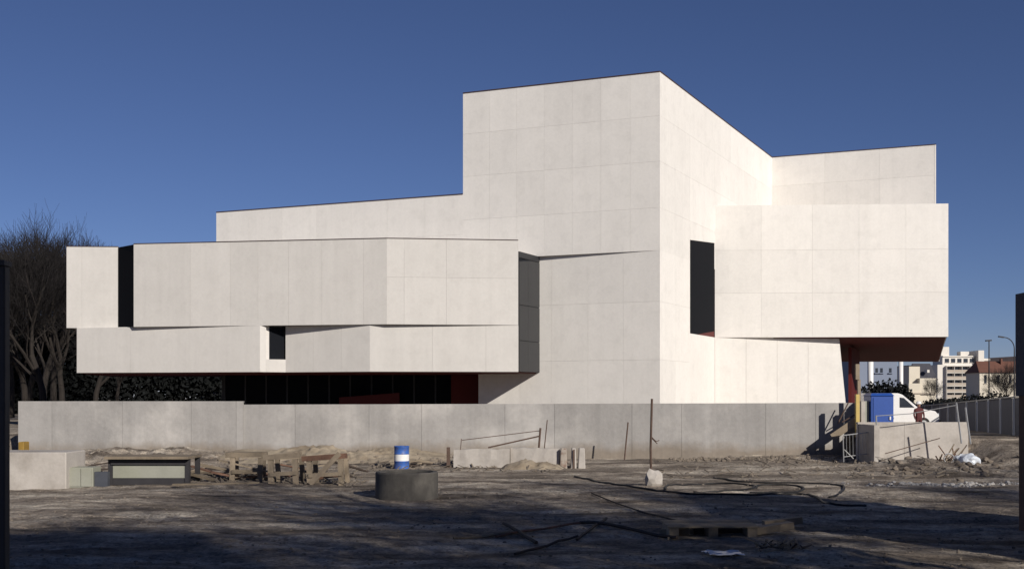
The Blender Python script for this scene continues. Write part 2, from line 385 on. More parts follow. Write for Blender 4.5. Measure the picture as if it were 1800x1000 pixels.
# lower band
l0, l1, l2, l3, l4 = pp(135, 62.7), pp(457, 60.56), pp(502, 61.15), pp(650, 59.74), pp(911.3, 60.27)
wingl = [l0, l1 + Vector((0,.05)), l2 + Vector((0,.3)), l3, l4 + Vector((0,.2)), G + Vector((.02,.3))] + back
core('wing_foot_wall', wingl, zl0 + .02, zu0 + .02, d=.09)
panels(l0, l1, zl0, zu0 - .006, [0, .3, .62, 1], 1, m='vignetted_wing_concrete', thick=PT)
panels(l3, l4, zl0, zu0 - .006, [0, .42, .78, 1], 1, m='vignetted_wing_concrete', thick=PT)
panels(l2, l3, zl0, zu0 - .006, 3, 1, m='vignetted_wing_concrete', thick=PT)
tj = l1.lerp(l2, .24)
MB().slab(l1, tj, zl0, zu0 - .006, PT).build('window_jamb', M['vignetted_wing_concrete'], hall)
MB().slab(tj + (l2-l1).normalized()*.004, l2, zl0, E + 2.08, PT).build('window_apron', M['vignetted_wing_concrete'], hall)
MB().slab(tj + Vector((.1,.28)), l2 + Vector((.1,.28)), E + 2.0, zu0, .05).build('window_pane', M['glass'], hall)
MB().prism(inset([l0, l1, l2, l3, l4, G] + back, .21), zl0 - .04, zl0 + .015).build('soffit', M['soffit'], hall)
# glazed end of the wing
g0 = a4 + Vector((.06,.22)); gd = G - g0
ge = [(zl0 + .03, E + 3.05), (E + 3.09, E + 4.95), (E + 4.99, E + 7.45)]
for za, zb in ge: MB().slab(g0, G, za, zb, .05).build('end_pane', M['glass'], hall)
MB().slab(g0 + Vector((-.04,.02)), G + Vector((-.04,.02)), zl0 + .02, E + 7.8, .1).build('end_frame', M['mullion'], hall)
MB().slab(g0, G, E + 7.49, E + 7.8, .06).build('end_lintel', M['mullion'], hall)
# recessed ground floor under the wing
gp = [pp(395, 67.5), pp(841, 66.2)]
MB().slab(gp[0] + Vector((0,.3)), gp[1] + Vector((0,.3)), base, zl0, .2).build('backing_wall', M['darksteel'], hall)
NP = 12
for k in range(NP):
    a = gp[0].lerp(gp[1], k/NP + .004); b = gp[0].lerp(gp[1], (k+1)/NP - .004)
    MB().slab(a, b, base + .1, zl0 - .05, .04).build('ground_floor_pane', M['slotglass'], hall)
    MB().slab(gp[0].lerp(gp[1], k/NP - .003) - Vector((0,.05)), gp[0].lerp(gp[1], k/NP + .003) - Vector((0,.05)), base, zl0 - .04, .1).build('mullion', M['mullion'], hall)
MB().slab(pp(793, 65.6), pp(842, 65.5), base, zl0 - .06, .1).build('red_wall', M['soffit'], hall)
MB().slab(pp(596, 65.9), pp(702, 65.7), base, E + .05, .1, z1b=E + .32).build('red_wall', M['red_paint'], hall)
MB().slab(pp(390, 67.6), pp(396, 67.6), base, zl0 - .05, 4).build('end_wall', M['mullion'], hall)
MB().slab(pp(1497, 72), pp(1511, 76), base, zsoff((0,74)) - .1, .2).build('red_wall', M['soffit'], hall)

# ------------------------------------------------------------------ site walls
def site_wall(name, p0, p1, z1, joints, label, m='grey_concrete', z0=-.2, t=.28, z1b=None):
    r = thing(name, (*((p0+p1)/2), 0), label, 'wall')
    d = (p1-p0); n = Vector((-d.y, d.x)).normalized()
    MB().slab(p0 + n*.06 + d.normalized()*.03, p1 + n*.06 - d.normalized()*.03, z0, z1 - .03, t - .06).build('backing_wall', M['core'], r)
    js = [0] + joints + [1]
    for i in range(len(js)-1):
        a = p0 + d*js[i] + d.normalized()*(.005 if i else 0); b = p0 + d*js[i+1] - d.normalized()*(.005 if i < len(js)-2 else 0)
        za = z1 + ((z1b or z1) - z1)*js[i]; zb = z1 + ((z1b or z1) - z1)*js[i+1]
        MB().slab(a, b, z0, za, .1, z1b=zb).build('wall_panel', M[m], r)
    MB().slab(p0 + n*.1, p1 + n*.1, z1 - .06, z1 - .002, t - .1, z1b=(z1b or z1) - .002, z0b=(z1b or z1)-.06).build('wall_top', M[m], r)
    return r
site_wall('retaining_wall', pp(32, 51.6), pp(427, 51.6), E - .13, [.15, .465, .77, .97], 'taller grey concrete wall section at far left with upright joints')
site_wall('retaining_wall', pp(427, 51.75), pp(1516, 51.3), E - .285, [.085, .205, .29, .425, .505, .63, .71, .845, .925], 'long grey concrete wall running in front of the white hall', z1b=E - .205)
site_wall('low_wall', pp(1508, 48.7), pp(1702, 48.9), 1.68, [.42], 'low pale concrete wall below the blue toilet cabin', m='pale_concrete')
MB().slab(pp(1508, 48.7) + Vector((.25,.3)), pp(1508, 48.7) + Vector((.03,.3)), -.2, 1.6, 2.4).build('x', M['pale_concrete']).name = 'low_wall_return'
tag(bpy.data.objects['low_wall_return'], 'short return of the low wall running back to the long wall', 'wall')

# ------------------------------------------------------------------ trees
def grow_tree(name, seed, h, twigs, label, spread=.62, lean=0):
    rnd = random.Random(seed); T = MB(); Cw = MB()
    def branch(p, d, ln, r, lvl):
        n = 4 if lvl < 2 else 3; pts = [p]
        for i in range(n):
            d = (d + Vector((rnd.uniform(-.16,.16), rnd.uniform(-.16,.16), rnd.uniform(-.02,.12)))).normalized(); pts.append(pts[-1] + d*ln/n)
        r1 = max(.006, r*(.66 if lvl < 4 else .5))
        (T if lvl < 3 else Cw).tube(pts, r, 8 if lvl == 0 else (5 if lvl < 3 else 3), r1, cap=False)
        if lvl >= 5: return
        k = (4, 5, 5, twigs, twigs)[lvl]
        for i in range(k):
            t = rnd.uniform(.35, 1) if lvl else rnd.uniform(.55, 1)
            if i == 0: t = 1
            q = pts[0].lerp(pts[-1], t) if t < 1 else pts[-1]
            j = min(n-1, int(t*n)); f = t*n - j; q = pts[j].lerp(pts[j+1], min(1, f))
            a = rnd.uniform(0, 6.283); tilt = rnd.uniform(.3, .85) * (spread if i == 0 else 1)
            up = Vector((0,0,1)) if abs(d.z) < .9 else Vector((1,0,0)); x = d.cross(up).normalized(); y = x.cross(d)
            nd = (d*math.cos(tilt) + (x*math.cos(a) + y*math.sin(a))*math.sin(tilt) + Vector((0,0,.12))).normalized()
            branch(q, nd, ln*rnd.uniform(.6,.82), max(.011, r1*rnd.uniform(.55,.8)) if lvl < 4 else max(.009, r1*.8), lvl+1)
    branch(Vector((0,0,-.3)), Vector((lean,0,1)).normalized(), h*.33, h*.017, 0)
    r = thing(name, (0,0,0), label, 'tree', 'bare trees beyond the left wing')
    T.build('trunk', M['bark'], r); Cw.build('crown', M['twig'], r)
    return r
tA = grow_tree('bare_tree', 3, 15.5, 6, 'bare tree with pale forked trunk left of the white wing')
tB = grow_tree('bare_tree', 11, 15, 6, 'tall bare tree at the left picture edge')
p = pp(80, 76); tA.location = (p.x, p.y, .9); tA.rotation_euler = (0,0,.6)
p = pp(12, 84); tB.location = (p.x, p.y, .9)
for (src, px, Z, rz, sc, lab) in ((tA, 45, 92, 2.0, 1.12, 'bare tree behind the one with the pale forked trunk'), (tB, 110, 88, 1.1, 1.05, 'dark bare tree rising over the left corner of the wing'),
        (tA, 165, 97, 4.0, .98, 'bare tree crown showing above the leftmost white panel'), (tB, -25, 78, 2.7, 1.0, 'bare tree cut off by the left picture edge'),
        (tA, 75, 104, 5.1, 1.25, 'tallest dark bare tree in the far row at left'), (tB, 205, 108, 3.3, .8, 'small bare crown above the dark slot of the wing'),
        (tB, 95, 118, 2.2, 1.45, 'farthest tall bare tree behind the pale forked trunk'), (tA, 50, 122, 3.7, 1.45, 'farthest bare tree near the picture edge'),         (tB, 20, 99, 5.5, 1.15, 'far bare tree between the edge and the forked trunk'), ):
    p = pp(px, Z); copy_tree(src, (p.x, p.y, .9), rz, sc, lab)
# dark evergreen screen behind the trees
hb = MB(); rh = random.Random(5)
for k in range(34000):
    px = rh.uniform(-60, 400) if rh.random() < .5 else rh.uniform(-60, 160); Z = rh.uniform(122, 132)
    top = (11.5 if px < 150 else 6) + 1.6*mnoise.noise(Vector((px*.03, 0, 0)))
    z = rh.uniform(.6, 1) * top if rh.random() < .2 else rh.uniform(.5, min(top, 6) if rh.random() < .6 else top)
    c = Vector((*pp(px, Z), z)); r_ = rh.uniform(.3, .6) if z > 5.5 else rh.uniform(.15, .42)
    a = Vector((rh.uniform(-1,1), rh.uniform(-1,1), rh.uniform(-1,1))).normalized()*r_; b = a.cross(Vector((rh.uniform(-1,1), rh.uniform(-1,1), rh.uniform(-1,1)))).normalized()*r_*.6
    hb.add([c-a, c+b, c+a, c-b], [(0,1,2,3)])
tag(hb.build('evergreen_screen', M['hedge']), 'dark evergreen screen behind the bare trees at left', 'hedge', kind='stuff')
# white site hut glimpsed below the wing
p0, p1 = pp(349, 132), pp(393, 132)
hut = thing('site_hut', (*((p0+p1)/2), 1), 'small white site hut seen below the left wing', 'hut')
MB().box((p0.x, 132, 1), (p1.x, 135, 4.5)).build('wall', M['white_paint'], hut)
MB().box((p0.x-.1, 131.9, 4.5), (p1.x+.1, 135.1, 4.65)).build('roof', M['mullion'], hut)
MB().box((p0.x+.65, 131.95, 1), (p0.x+1.6, 131.995, 4.3)).build('door', M['darksteel'], hut)
# street trees and roofs behind the viewer, which shade the yard
tS = grow_tree('street_tree', 21, 14, 5, 'bare street tree behind the viewer, nearest the house'); tS['group'] = 'street trees behind the viewer'
shade = [(26, 8, 0, 1.4), (31, 4, .8, 1.35), (12.5, -2, 3.1, 1.4), (34, 9, 2.8, 1.4), (39, 10, 5.0, 1.4), (36, -8, 4.1, 1.5), (9, -6, .5, 1.4), (14, -9, 1.1, 1.5), (33, -2, 2.5, 1.5),
         (18, 6, .2, 1.4), (13, 3, 4.6, 1.45), (15.5, 5.5, 2.9, 1.3), (29, 11, 1.3, 1.2), (10, -1, 2.4, 1.3)]
for i, (x, y, rz, sc) in enumerate(shade):
    if i == 0: tS.location = (x, y, 0)
    else: copy_tree(tS, (x, y, 0), rz, sc, 'bare street tree standing behind the viewer')

# the block across the street, behind the viewer
M['brick'] = mat('brown_brick', (.22,.15,.11), .9, .15, .5)
M['pane'] = glassy('house_glass', (.03,.035,.045), .1)
ob = thing('street_block', (4.5, -11, 0), 'brown brick street block behind the viewer', 'building')
MB().box((-3, -16, 0), (11.5, -4.5, 14.6)).build('wall', M['brick'], ob)
MB().box((-3.3, -16.3, 14.6), (11.8, -4.2, 15.0)).build('roof', M['coping'], ob)
for i in range(5):
    for j in range(4):
        if not (i == 1 and j == 0): MB().box((-1.9 + i*2.7, -4.49, 1.2 + j*3.4), (-.7 + i*2.7, -4.42, 2.9 + j*3.4)).build('window', M['pane'], ob)
MB().box((.7, -4.49, 0), (2.0, -4.4, 2.4)).build('door', M['wood_red'], ob)
# ------------------------------------------------------------------ far town on the right
M['cream'] = mat('cream_render', (.62,.56,.46), .85, .06, .3)
M['aptwhite'] = mat('white_render', (.68,.64,.58), .85, .06, .2)
M['balcony'] = mat('balcony_front', (.40,.34,.28), .8, .1, .4)
M['window'] = glassy('window_glass', (.03,.035,.045), .2)
M['tile'] = mat('red_roof_tiles', (.15,.07,.05), .85, .15, .8)
M['slateroof'] = mat('slate_roof', (.07,.068,.08), .8, .15, .6)
M['bluegrey'] = mat('blue_grey_render', (.20,.23,.30), .8, .05, .3)
M['hill'] = mat('wooded_hill', (.075,.055,.05), .95, .25, .02, .2, .2)
# hill
hm = MB(); pr = [(1500, 680), (1600, 668), (1690, 640), (1740, 629), (1790, 626), (1850, 632), (1950, 640), (2100, 672)]
hm.prism([Vector((pt(x, 0, 1500).x, 0)) for x, y in pr] , 0, 1)
hm = MB(); n = len(pr)
for (Z, k) in ((1300, 0), (1500, 1), (1800, 0)):
    for x, y in pr:
        q = pt(x, y, 1500); hm.v.append(Vector((q.x*Z/1500 if Z < 1600 else q.x, Z, q.z if k else -2)))
for r_ in range(2):
    for i in range(n-1): hm.f.append((r_*n+i, r_*n+i+1, (r_+1)*n+i+1, (r_+1)*n+i))
tag(hm.build('hill', M['hill'], None, True), kind='structure')
def window(parent, x0, x1, z0, z1, y, frame='aptwhite'):
    f = MB().box((x0, y-.02, z0), (x1, y+.05, z1)).build('window', M['window'], parent)
    MB().box((x0-.15, y-.25, z0-.15), (x1+.15, y-.03, z0-.02)).build('sill', M[frame], f); return f
# apartment block with balconies
Z = 470; u = lambda px: pt(px, 0, Z).x; v = lambda py: pt(0, py, Z).z
ap = thing('apartment_block', (u(1697), Z, 0), 'white six-storey apartment block with rows of balconies and roof terraces', 'building')
MB().box((u(1648), Z, 0), (u(1724), Z+14, v(641))).build('wall', M['aptwhite'], ap)
MB().box((u(1660), Z+2, v(641)), (u(1716), Z+13, v(627))).build('top_floor', M['aptwhite'], ap)
MB().box((u(1660), Z+1.5, v(627)), (u(1717), Z+13.5, v(625))).build('roof', M['aptwhite'], ap)
MB().box((u(1661), Z+4, v(625)), (u(1675), Z+10, v(609))).build('lift_tower', M['aptwhite'], ap)
MB().box((u(1697), Z+5, v(625)), (u(1712), Z+9, v(617))).build('plant_room', M['aptwhite'], ap)
MB().box((u(1719), Z-.5, 0), (u(1729), Z+12, v(616))).build('stair_tower', M['aptwhite'], ap)
MB().box((u(1729), Z+1, 0), (u(1741), Z+12, v(632))).build('side_wing', M['aptwhite'], ap)
MB().box((u(1729), Z+.4, v(634)), (u(1741), Z+.95, v(630))).build('balcony', M['aptwhite'], ap)
for i in range(5): window(ap, u(1664 + i*11), u(1671.5 + i*11), v(637), v(630), Z+1.95)
for j, y in enumerate((643, 655, 666.5, 678, 689, 699)):
    MB().box((u(1662), Z-1.6, v(y+1)), (u(1716), Z-.02, v(y))).build('floor_slab', M['aptwhite'], ap)
    for i in range(4):
        x0, x1 = 1662 + i*13.5, 1674.8 + i*13.5
        if j: MB().box((u(x0), Z-1.6, v(y)), (u(x1), Z-1.45, v(y-5))).build('balcony', M['balcony'], ap)
        if j < 5: MB().box((u(x0+1.5), Z-.02, v(y+10)), (u(x1-1.5), Z+.2, v(y+2))).build('window', M['window'], ap)
for i in range(5): MB().box((u(1661.5 + i*13.5), Z-1.6, 0), (u(1662.1 + i*13.5), Z-.03, v(643))).build('party_screen', M['aptwhite'], ap)
# house with red roof
Z = 300; u = lambda px: pt(px, 0, Z).x; v = lambda py: pt(0, py, Z).z
ho = thing('red_roof_house', (u(1755), Z, 0), 'white house with red tiled roof and narrow windows at the right edge', 'house')
MB().box((u(1722), Z, 0), (u(1800), Z+9, v(654))).build('wall', M['cream'], ho)
rf = MB().add([(u(1720),Z-.5,v(655)),(u(1804),Z-.5,v(655)),(u(1804),Z+9.5,v(655)),(u(1720),Z+9.5,v(655)),(u(1728),Z+4.5,v(634)),(u(1804),Z+4.5,v(634))],
    [(0,1,5,4),(2,3,4,5),(1,2,5),(3,0,4),(3,2,1,0)]).build('roof', M['tile'], ho)
MB().box((u(1768), Z+3, v(642)), (u(1771), Z+4, v(630))).build('chimney', M['tile'], rf)
for px in (1732, 1755, 1776): window(ho, u(px-2.2), u(px+2.2), v(674), v(659), Z-.02, 'cream')
# cream block and its neighbours
Z = 190; u = lambda px: pt(px, 0, Z).x; v = lambda py: pt(0, py, Z).z
cb = thing('cream_house', (u(1620), Z, 0), 'plain cream house with tall gable seen under the cantilever', 'house')
MB().box((u(1598), Z, 0), (u(1617), Z+8, v(643))).build('wall', M['cream'], cb)
MB().box((u(1592), Z-1.5, 0), (u(1612), Z-.02, v(674))).build('porch_wall', M['cream'], cb)
MB().box((u(1612.2), Z-1.2, 0), (u(1641), Z+7, v(665))).build('annex_wall', M['cream'], cb)
MB().box((u(1594), Z-1.7, v(692)), (u(1642), Z-1.52, v(690.5))).build('string_course', M['balcony'], cb)
window(cb, u(1595), u(1598), v(688), v(684), Z-1.52, 'cream')
MB().box((u(1597), Z-.2, v(643)), (u(1618), Z+8.2, v(642))).build('roof', M['slateroof'], cb)
Z = 230; u = lambda px: pt(px, 0, Z).x; v = lambda py: pt(0, py, Z).z
sb = thing('slate_roof_house', (u(1632), Z, 0), 'house with steep dark slate roof behind the cream house', 'house')
MB().box((u(1614), Z, 0), (u(1646), Z+8, v(668))).build('wall', M['bluegrey'], sb)
MB().add([(u(1612),Z-.4,v(668)),(u(1648),Z-.4,v(668)),(u(1648),Z+8.4,v(668)),(u(1612),Z+8.4,v(668)),(u(1614),Z+3.5,v(638)),(u(1646),Z+3.5,v(638))],
    [(0,1,5,4),(2,3,4,5),(1,2,5),(3,0,4),(3,2,1,0)]).build('roof', M['slateroof'], sb)
MB().box((u(1628), Z-.6, v(655)), (u(1632), Z+1, v(650))).build('dormer', M['aptwhite'], sb)
Z = 175; u = lambda px: pt(px, 0, Z).x; v = lambda py: pt(0, py, Z).z
bw = thing('blue_grey_building', (u(1555), Z, 0), 'blue grey building with small dark windows framed between the columns', 'building')
MB().box((u(1505), Z, 0), (u(1577), Z+10, v(625))).build('wall', M['bluegrey'], bw)
for px in (1541, 1549.5, 1565): window(bw, u(px-2.2), u(px+2.2), v(655), v(647), Z-.02, 'bluegrey')
for i, (px, Z, r_) in enumerate(((1530, 125, .32), (1583.5, 150, .3))):
    o = MB().tube([(*pp(px, Z), 0), (*pp(px, Z), 8.2)], r_, 14).build('pillar', M['white_paint'], None, True); tag(o, ('thick white pillar seen under the cantilever beside the timber prop', 'thin white pillar seen under the cantilever beside the cream house')[i], 'pillar')
    MB().box((o.data.vertices[0].co.x-.6, Z-.5, 8.2), (o.data.vertices[0].co.x+.5, Z+.5, 8.5)).build('cap', M['white_paint'], o)
# dark bushes under the cantilever and along the street
def bush(px, Z, zt, w_, n, label, seed):
    rb = random.Random(seed); m = MB(); p = pp(px, Z); st = MB()
    for k in range(n):
        a = rb.uniform(0, 6.28); rr = math.sqrt(rb.random())*w_; z = .9 + (zt-.9)*rb.uniform(.05, 1)*(1-.45*(rr/w_)**2)
        c = Vector((p.x + rr*math.cos(a), Z + rr*math.sin(a)*.7, z)); s_ = rb.uniform(.1, .26)
        d = Vector((rb.uniform(-1,1), rb.uniform(-1,1), rb.uniform(-1,1))).normalized()*s_; e = d.cross(Vector((rb.uniform(-1,1), rb.uniform(-1,1), .3))).normalized()*s_*.6
        m.add([c-d, c+e, c+d, c-e], [(0,1,2,3)])
    for k in range(5): st.tube([(p.x, Z, .8), (p.x + rb.uniform(-.6,.6)*w_, Z + rb.uniform(-.3,.3), zt*.8)], .05, 4, .015)
    r = thing('bush', (p.x, Z, .9), label, 'bush', 'dark bushes along the street')
    m.build('foliage', M['hedge'], r); st.build('stem', M['bark'], r)
bush(1545, 108, 4.5, 2.4, 1300, 'dark bush left of centre under the cantilever', 1)
bush(1566, 112, 4.7, 2.2, 1300, 'dark bush behind the second column', 2)
bush(1584, 104, 4.2, 1.2, 700, 'slim dark bush beside the cream house', 3)
bush(1712, 150, 3.3, 3.5, 1200, 'low dark bush in front of the apartment block', 4)
bush(1668, 140, 2.8, 3.0, 1000, 'low dark bush left of the apartment block', 5)
bush(1745, 145, 3.6, 3.0, 1000, 'low dark bush before the red roofed house', 6)
bush(1640, 130, 2.6, 2.6, 900, 'low dark bush below the cream house', 8)
# street lamps
def lamp(px, py, Z, arm, label):
    t = pt(px, py, Z); r = thing('street_lamp', (t.x, Z, .9), label, 'street lamp', 'street lamps beside the town road')
    MB().tube([(t.x, Z, .5), (t.x, Z, t.z)], .12, 8, .07).build('pole', M['darksteel'], r)
    if arm:
        MB().tube([(t.x + arm*(1-math.cos(a)), Z, t.z + 1.4*math.sin(a)) for a in [k*math.pi/12 for k in range(7)]], .06, 6).build('arm', M['darksteel'], r)
        MB().beam((t.x + arm, Z, t.z+1.4), (t.x + arm*1.5, Z, t.z+1.5), .3, .15).build('lamp_head', M['darksteel'], r)
    else: MB().beam((t.x-.45, Z, t.z), (t.x+.3, Z, t.z+.05), .35, .18).build('lamp_head', M['darksteel'], r)
lamp(1738.5, 599, 150, 0, 'dark straight street lamp in front of the apartment block')
lamp(1783, 613, 140, -1.3, 'street lamp with curved arm at the right edge')
# bare street trees by the house
for i, (px, Z, sc) in enumerate(((1776, 150, .5), (1763, 170, .42), (1633, 180, .4))):
    p = pp(px, Z); o = copy_tree(tA, (p.x, p.y, .6), i*2.0, sc, ('small bare tree in front of the red roofed house', 'small bare tree beside the curved street lamp', 'small bare tree by the cream house')[i]); o['group'] = 'small bare trees in the town street'

# dark house flank at the right edge
xh, y0, y1 = 10.42, 16.5, 23.5
dh = thing('edge_house', (xh+1.5, 20, 0), 'dark house flank cut off by the right picture edge', 'house')
MB().box((xh+.05, y0, -.2), (xh+3, y1, 2.75)).build('lower_wall', M['wood_red'], dh)
MB().box((xh, y0-.05, 2.75), (xh+3.05, y1+.05, 4.85)).build('upper_wall', M['slateroof'], dh)
MB().add([(xh+.2,y0-.3,4.85),(xh+3.2,y0-.3,4.85),(xh+3.2,y1-.2,4.85),(xh+.2,y1-.2,4.85),(xh+.6,y0,5.2),(xh+3,y0,5.2),(xh+3,y1-.6,5.2),(xh+.6,y1-.6,5.2)],
    [(0,3,2,1),(4,5,6,7),(0,1,5,4),(1,2,6,5),(2,3,7,6),(3,0,4,7)]).build('roof', M['slateroof'], dh)

M['postgrey'] = mat('dark_grey_paint', (.07,.062,.058), .6, .15, 2)
# dark gate post at the left edge, close to the viewer
gpz = 9.0; gx1 = (18-900)/F*(gpz+.1)
gp_ = thing('gate_post', (gx1-.2, gpz+.2, 0), 'dark steel gate post cut off by the left picture edge', 'post')
MB().box((gx1-.4, gpz, -.2), (gx1, gpz+.1, 3.75)).build('shaft', M['postgrey'], gp_, bevel=.01)
MB().box((gx1-.4, gpz+.101, .3), (gx1-.2, gpz+.16, 3.4)).build('stiffener', M['postgrey'], gp_)
MB().box((gx1-.42, gpz-.02, 3.75), (gx1+.005, gpz+.12, 3.79)).build('cap', M['postgrey'], gp_)

# ------------------------------------------------------------------ right-hand corner of the yard
# hoarding running away along the right boundary
h0, h1 = Vector((22.7, 50.0)), Vector((27.0, 77.0))
hd = thing('hoarding', (*h0, .3), 'dark sheet hoarding with pale top rail along the right boundary', 'fence')
NH = 12
for k in range(NH):
    a = h0.lerp(h1, k/NH + .002); b = h0.lerp(h1, (k+1)/NH - .002)
    za, zb = 2.78 - .72*k/NH, 2.78 - .72*(k+1)/NH
    MB().slab(b, a, .1, zb, .04, z1b=za).build('sheet', M['tar'], hd)
    q = h0.lerp(h1, k/NH)
    if k < 8: MB().tube([(q.x - .05, q.y, .1), (q.x - .05, q.y, za + .05)], .03, 6).build('post', M['steel'], hd)
MB().tube([(h0.x - .06, h0.y, 2.82), (h1.x - .06, h1.y, 2.1)], .035, 6).build('top_rail', M['steel'], hd)
# loose fence posts in the sun
for i, (a, b, Z) in enumerate((((1681, 708), (1690, 775), 47.5), ((1697, 716), (1706, 776), 46.5), ((1540, 730), (1543, 797), 47.6))):
    A_, B_ = pt(*a, Z), pt(*b, Z)
    o = MB().tube([B_ - Vector((0,0,.1)), A_], .035, 6).build('fence_post', M['steel'])
    tag(o, ('leaning steel post at the end of the low wall, upper one', 'leaning steel post beside the white plastic bags', 'upright thin steel post in front of the low wall')[i], 'post')
fr_ = thing('fence_rails', (*pp(1590, 47.5), 1), 'thin steel rails strung along the low wall', 'rail')
MB().tube([pt(1541, 731, 47.6), pt(1600, 727, 47.7), pt(1682, 712, 47.5)], .018, 5).build('top_rail', M['steel'], fr_)
MB().tube([pt(1556, 797, 47.4), pt(1652, 770, 48.0)], .02, 5).build('bottom_rail', M['rust'], fr_)
# portable toilet
x0 = pp(1531, 50.2).x; tz = E + (700-691)/F*50.2
to = thing('portable_toilet', (x0+.5, 50.7, 1), 'blue plastic toilet cabin with pale green side behind the low wall', 'toilet cabin')
MB().box((x0, 50.2, .8), (x0+1.0, 51.25, tz - .12)).build('cabin', M['blue'], to, bevel=.02)
MB().add([(x0-.03,50.15,tz-.12),(x0+1.03,50.15,tz-.12),(x0+1.03,51.3,tz-.12),(x0-.03,51.3,tz-.12),(x0+.06,50.3,tz),(x0+.94,50.3,tz),(x0+.94,51.15,tz),(x0+.06,51.15,tz)],
    [(0,3,2,1),(4,5,6,7),(0,1,5,4),(1,2,6,5),(2,3,7,6),(3,0,4,7)]).build('roof', M['blue'], to)
dt = MB().box((x0+.1, 50.17, .85), (x0+.92, 50.198, tz-.2)).build('door', M['blue'], to)
MB().box((x0+.8, 50.12, 1.75), (x0+.86, 50.168, 1.9)).build('handle', M['white_paint'], dt)
MB().box((x0-.24, 50.4, .8), (x0-.02, 51.2, tz-.35)).build('side_panel', M['palegreen'], to)
# white van
vx0 = pp(1517, 62).x; vz = 1.0
van = thing('white_van', (vx0+2, 62.8, vz), 'white van parked behind the blue toilet cabin', 'van')
prof = [(0,.35),(0,1.2),(.12,1.75),(.35,1.98),(1.9,1.98),(2.15,1.9),(3.05,1.15),(3.95,1.0),(4.15,.75),(4.15,.35)]
bm_ = MB(); n = len(prof)
bm_.add([(vx0+x, 62, vz+z) for x, z in prof] + [(vx0+x, 63.7, vz+z) for x, z in prof], [tuple(range(n)), tuple(range(n, 2*n))[::-1]] + [(i, (i+1)%n, (i+1)%n+n, i+n) for i in range(n)])
bm_.build('body', M['white_paint'], van, bevel=.03)
MB().add([(vx0+2.0,61.98,vz+1.75),(vx0+2.22,61.98,vz+1.72),(vx0+2.8,61.98,vz+1.2),(vx0+2.0,61.98,vz+1.2),(vx0+2.0,62.02,vz+1.75),(vx0+2.22,62.02,vz+1.72),(vx0+2.8,62.02,vz+1.2),(vx0+2.0,62.02,vz+1.2)],
    [(0,3,2,1),(4,5,6,7),(0,1,5,4),(1,2,6,5),(2,3,7,6),(3,0,4,7)]).build('side_window', M['window'], van)
MB().add([(vx0+2.22,62.1,vz+1.86),(vx0+2.22,63.6,vz+1.86),(vx0+3.0,63.6,vz+1.21),(vx0+3.0,62.1,vz+1.21),(vx0+2.24,62.1,vz+1.89),(vx0+2.24,63.6,vz+1.89),(vx0+3.02,63.6,vz+1.24),(vx0+3.02,62.1,vz+1.24)],
    [(0,3,2,1),(4,5,6,7),(0,1,5,4),(1,2,6,5),(2,3,7,6),(3,0,4,7)]).build('windscreen', M['window'], van)
for wx in (.8, 3.3):
    for wy in (61.95, 63.45):
        wh = MB().tube([(vx0+wx, wy, vz+.33), (vx0+wx, wy+.25, vz+.33)], .33, 16).build('wheel', M['rubber'], van)
        MB().tube([(vx0+wx, wy-.01, vz+.33), (vx0+wx, wy+.02, vz+.33)], .18, 12).build('hub', M['steel'], wh)
MB().box((vx0+4.14, 62.1, vz+.7), (vx0+4.17, 62.4, vz+.88)).build('headlight', M['plastic'], van)
MB().box((vx0+4.12, 62.0, vz+.3), (vx0+4.25, 63.7, vz+.5)).build('bumper', M['darksteel'], van)
# worker in a white helmet
wp = pp(1615, 60.5); wz = .72
M['jacket'] = mat('dark_red_jacket', (.10,.03,.03), .85, .15, 6); M['skin'] = mat('skin', (.45,.26,.19), .6, .05, 6); M['trouser'] = mat('dark_trousers', (.03,.032,.045), .9, .15, 6)
pe = thing('person', (wp.x, wp.y, wz), 'person in white helmet and dark red jacket beyond the van', 'person')
def skin_mesh(name, verts, edges, radii, m, parent, lv=2):
    off = root_of(parent); me_ = bpy.data.meshes.new(name); me_.from_pydata([Vector(v_) - off for v_ in verts], edges, []); me_.update()
    o = bpy.data.objects.new(name, me_); C.objects.link(o); o.parent = parent
    md = o.modifiers.new('skin', 'SKIN'); sv = me_.skin_vertices[0].data
    for i, r_ in enumerate(radii): sv[i].radius = (r_, r_*.85)
    sv[0].use_root = True
    sb_ = o.modifiers.new('sub', 'SUBSURF'); sb_.levels = lv; sb_.render_levels = lv
    me_.materials.append(m); return o
X, Y = wp.x, wp.y
vs_ = [(X,Y,wz+.92),(X,Y,wz+1.15),(X,Y,wz+1.38),(X,Y,wz+1.48),(X,Y-.01,wz+1.58),
       (X-.2,Y,wz+1.38),(X-.26,Y-.02,wz+1.1),(X-.22,Y-.12,wz+.86),(X+.2,Y,wz+1.38),(X+.27,Y-.02,wz+1.1),(X+.24,Y-.12,wz+.86),
       (X-.1,Y,wz+.84),(X-.11,Y,wz+.46),(X-.11,Y+.02,wz+.08),(X-.12,Y-.14,wz+.04),(X+.1,Y,wz+.84),(X+.12,Y,wz+.46),(X+.12,Y+.02,wz+.08),(X+.13,Y-.14,wz+.04)]
es_ = [(0,1),(1,2),(2,3),(3,4),(2,5),(5,6),(6,7),(2,8),(8,9),(9,10),(0,11),(11,12),(12,13),(13,14),(0,15),(15,16),(16,17),(17,18)]
rs_ = [.16,.16,.17,.06,.06,.075,.055,.04,.075,.055,.04,.1,.075,.05,.04,.1,.075,.05,.04]
skin_mesh('body', vs_, es_, rs_, M['jacket'], pe)
hdm = MB(); hdm.lathe((X, Y-.01, wz+1.53), [(.0,0),(.055,.005),(.075,.05),(.085,.12),(.088,.17),(.07,.23),(.0,.25)], 16)
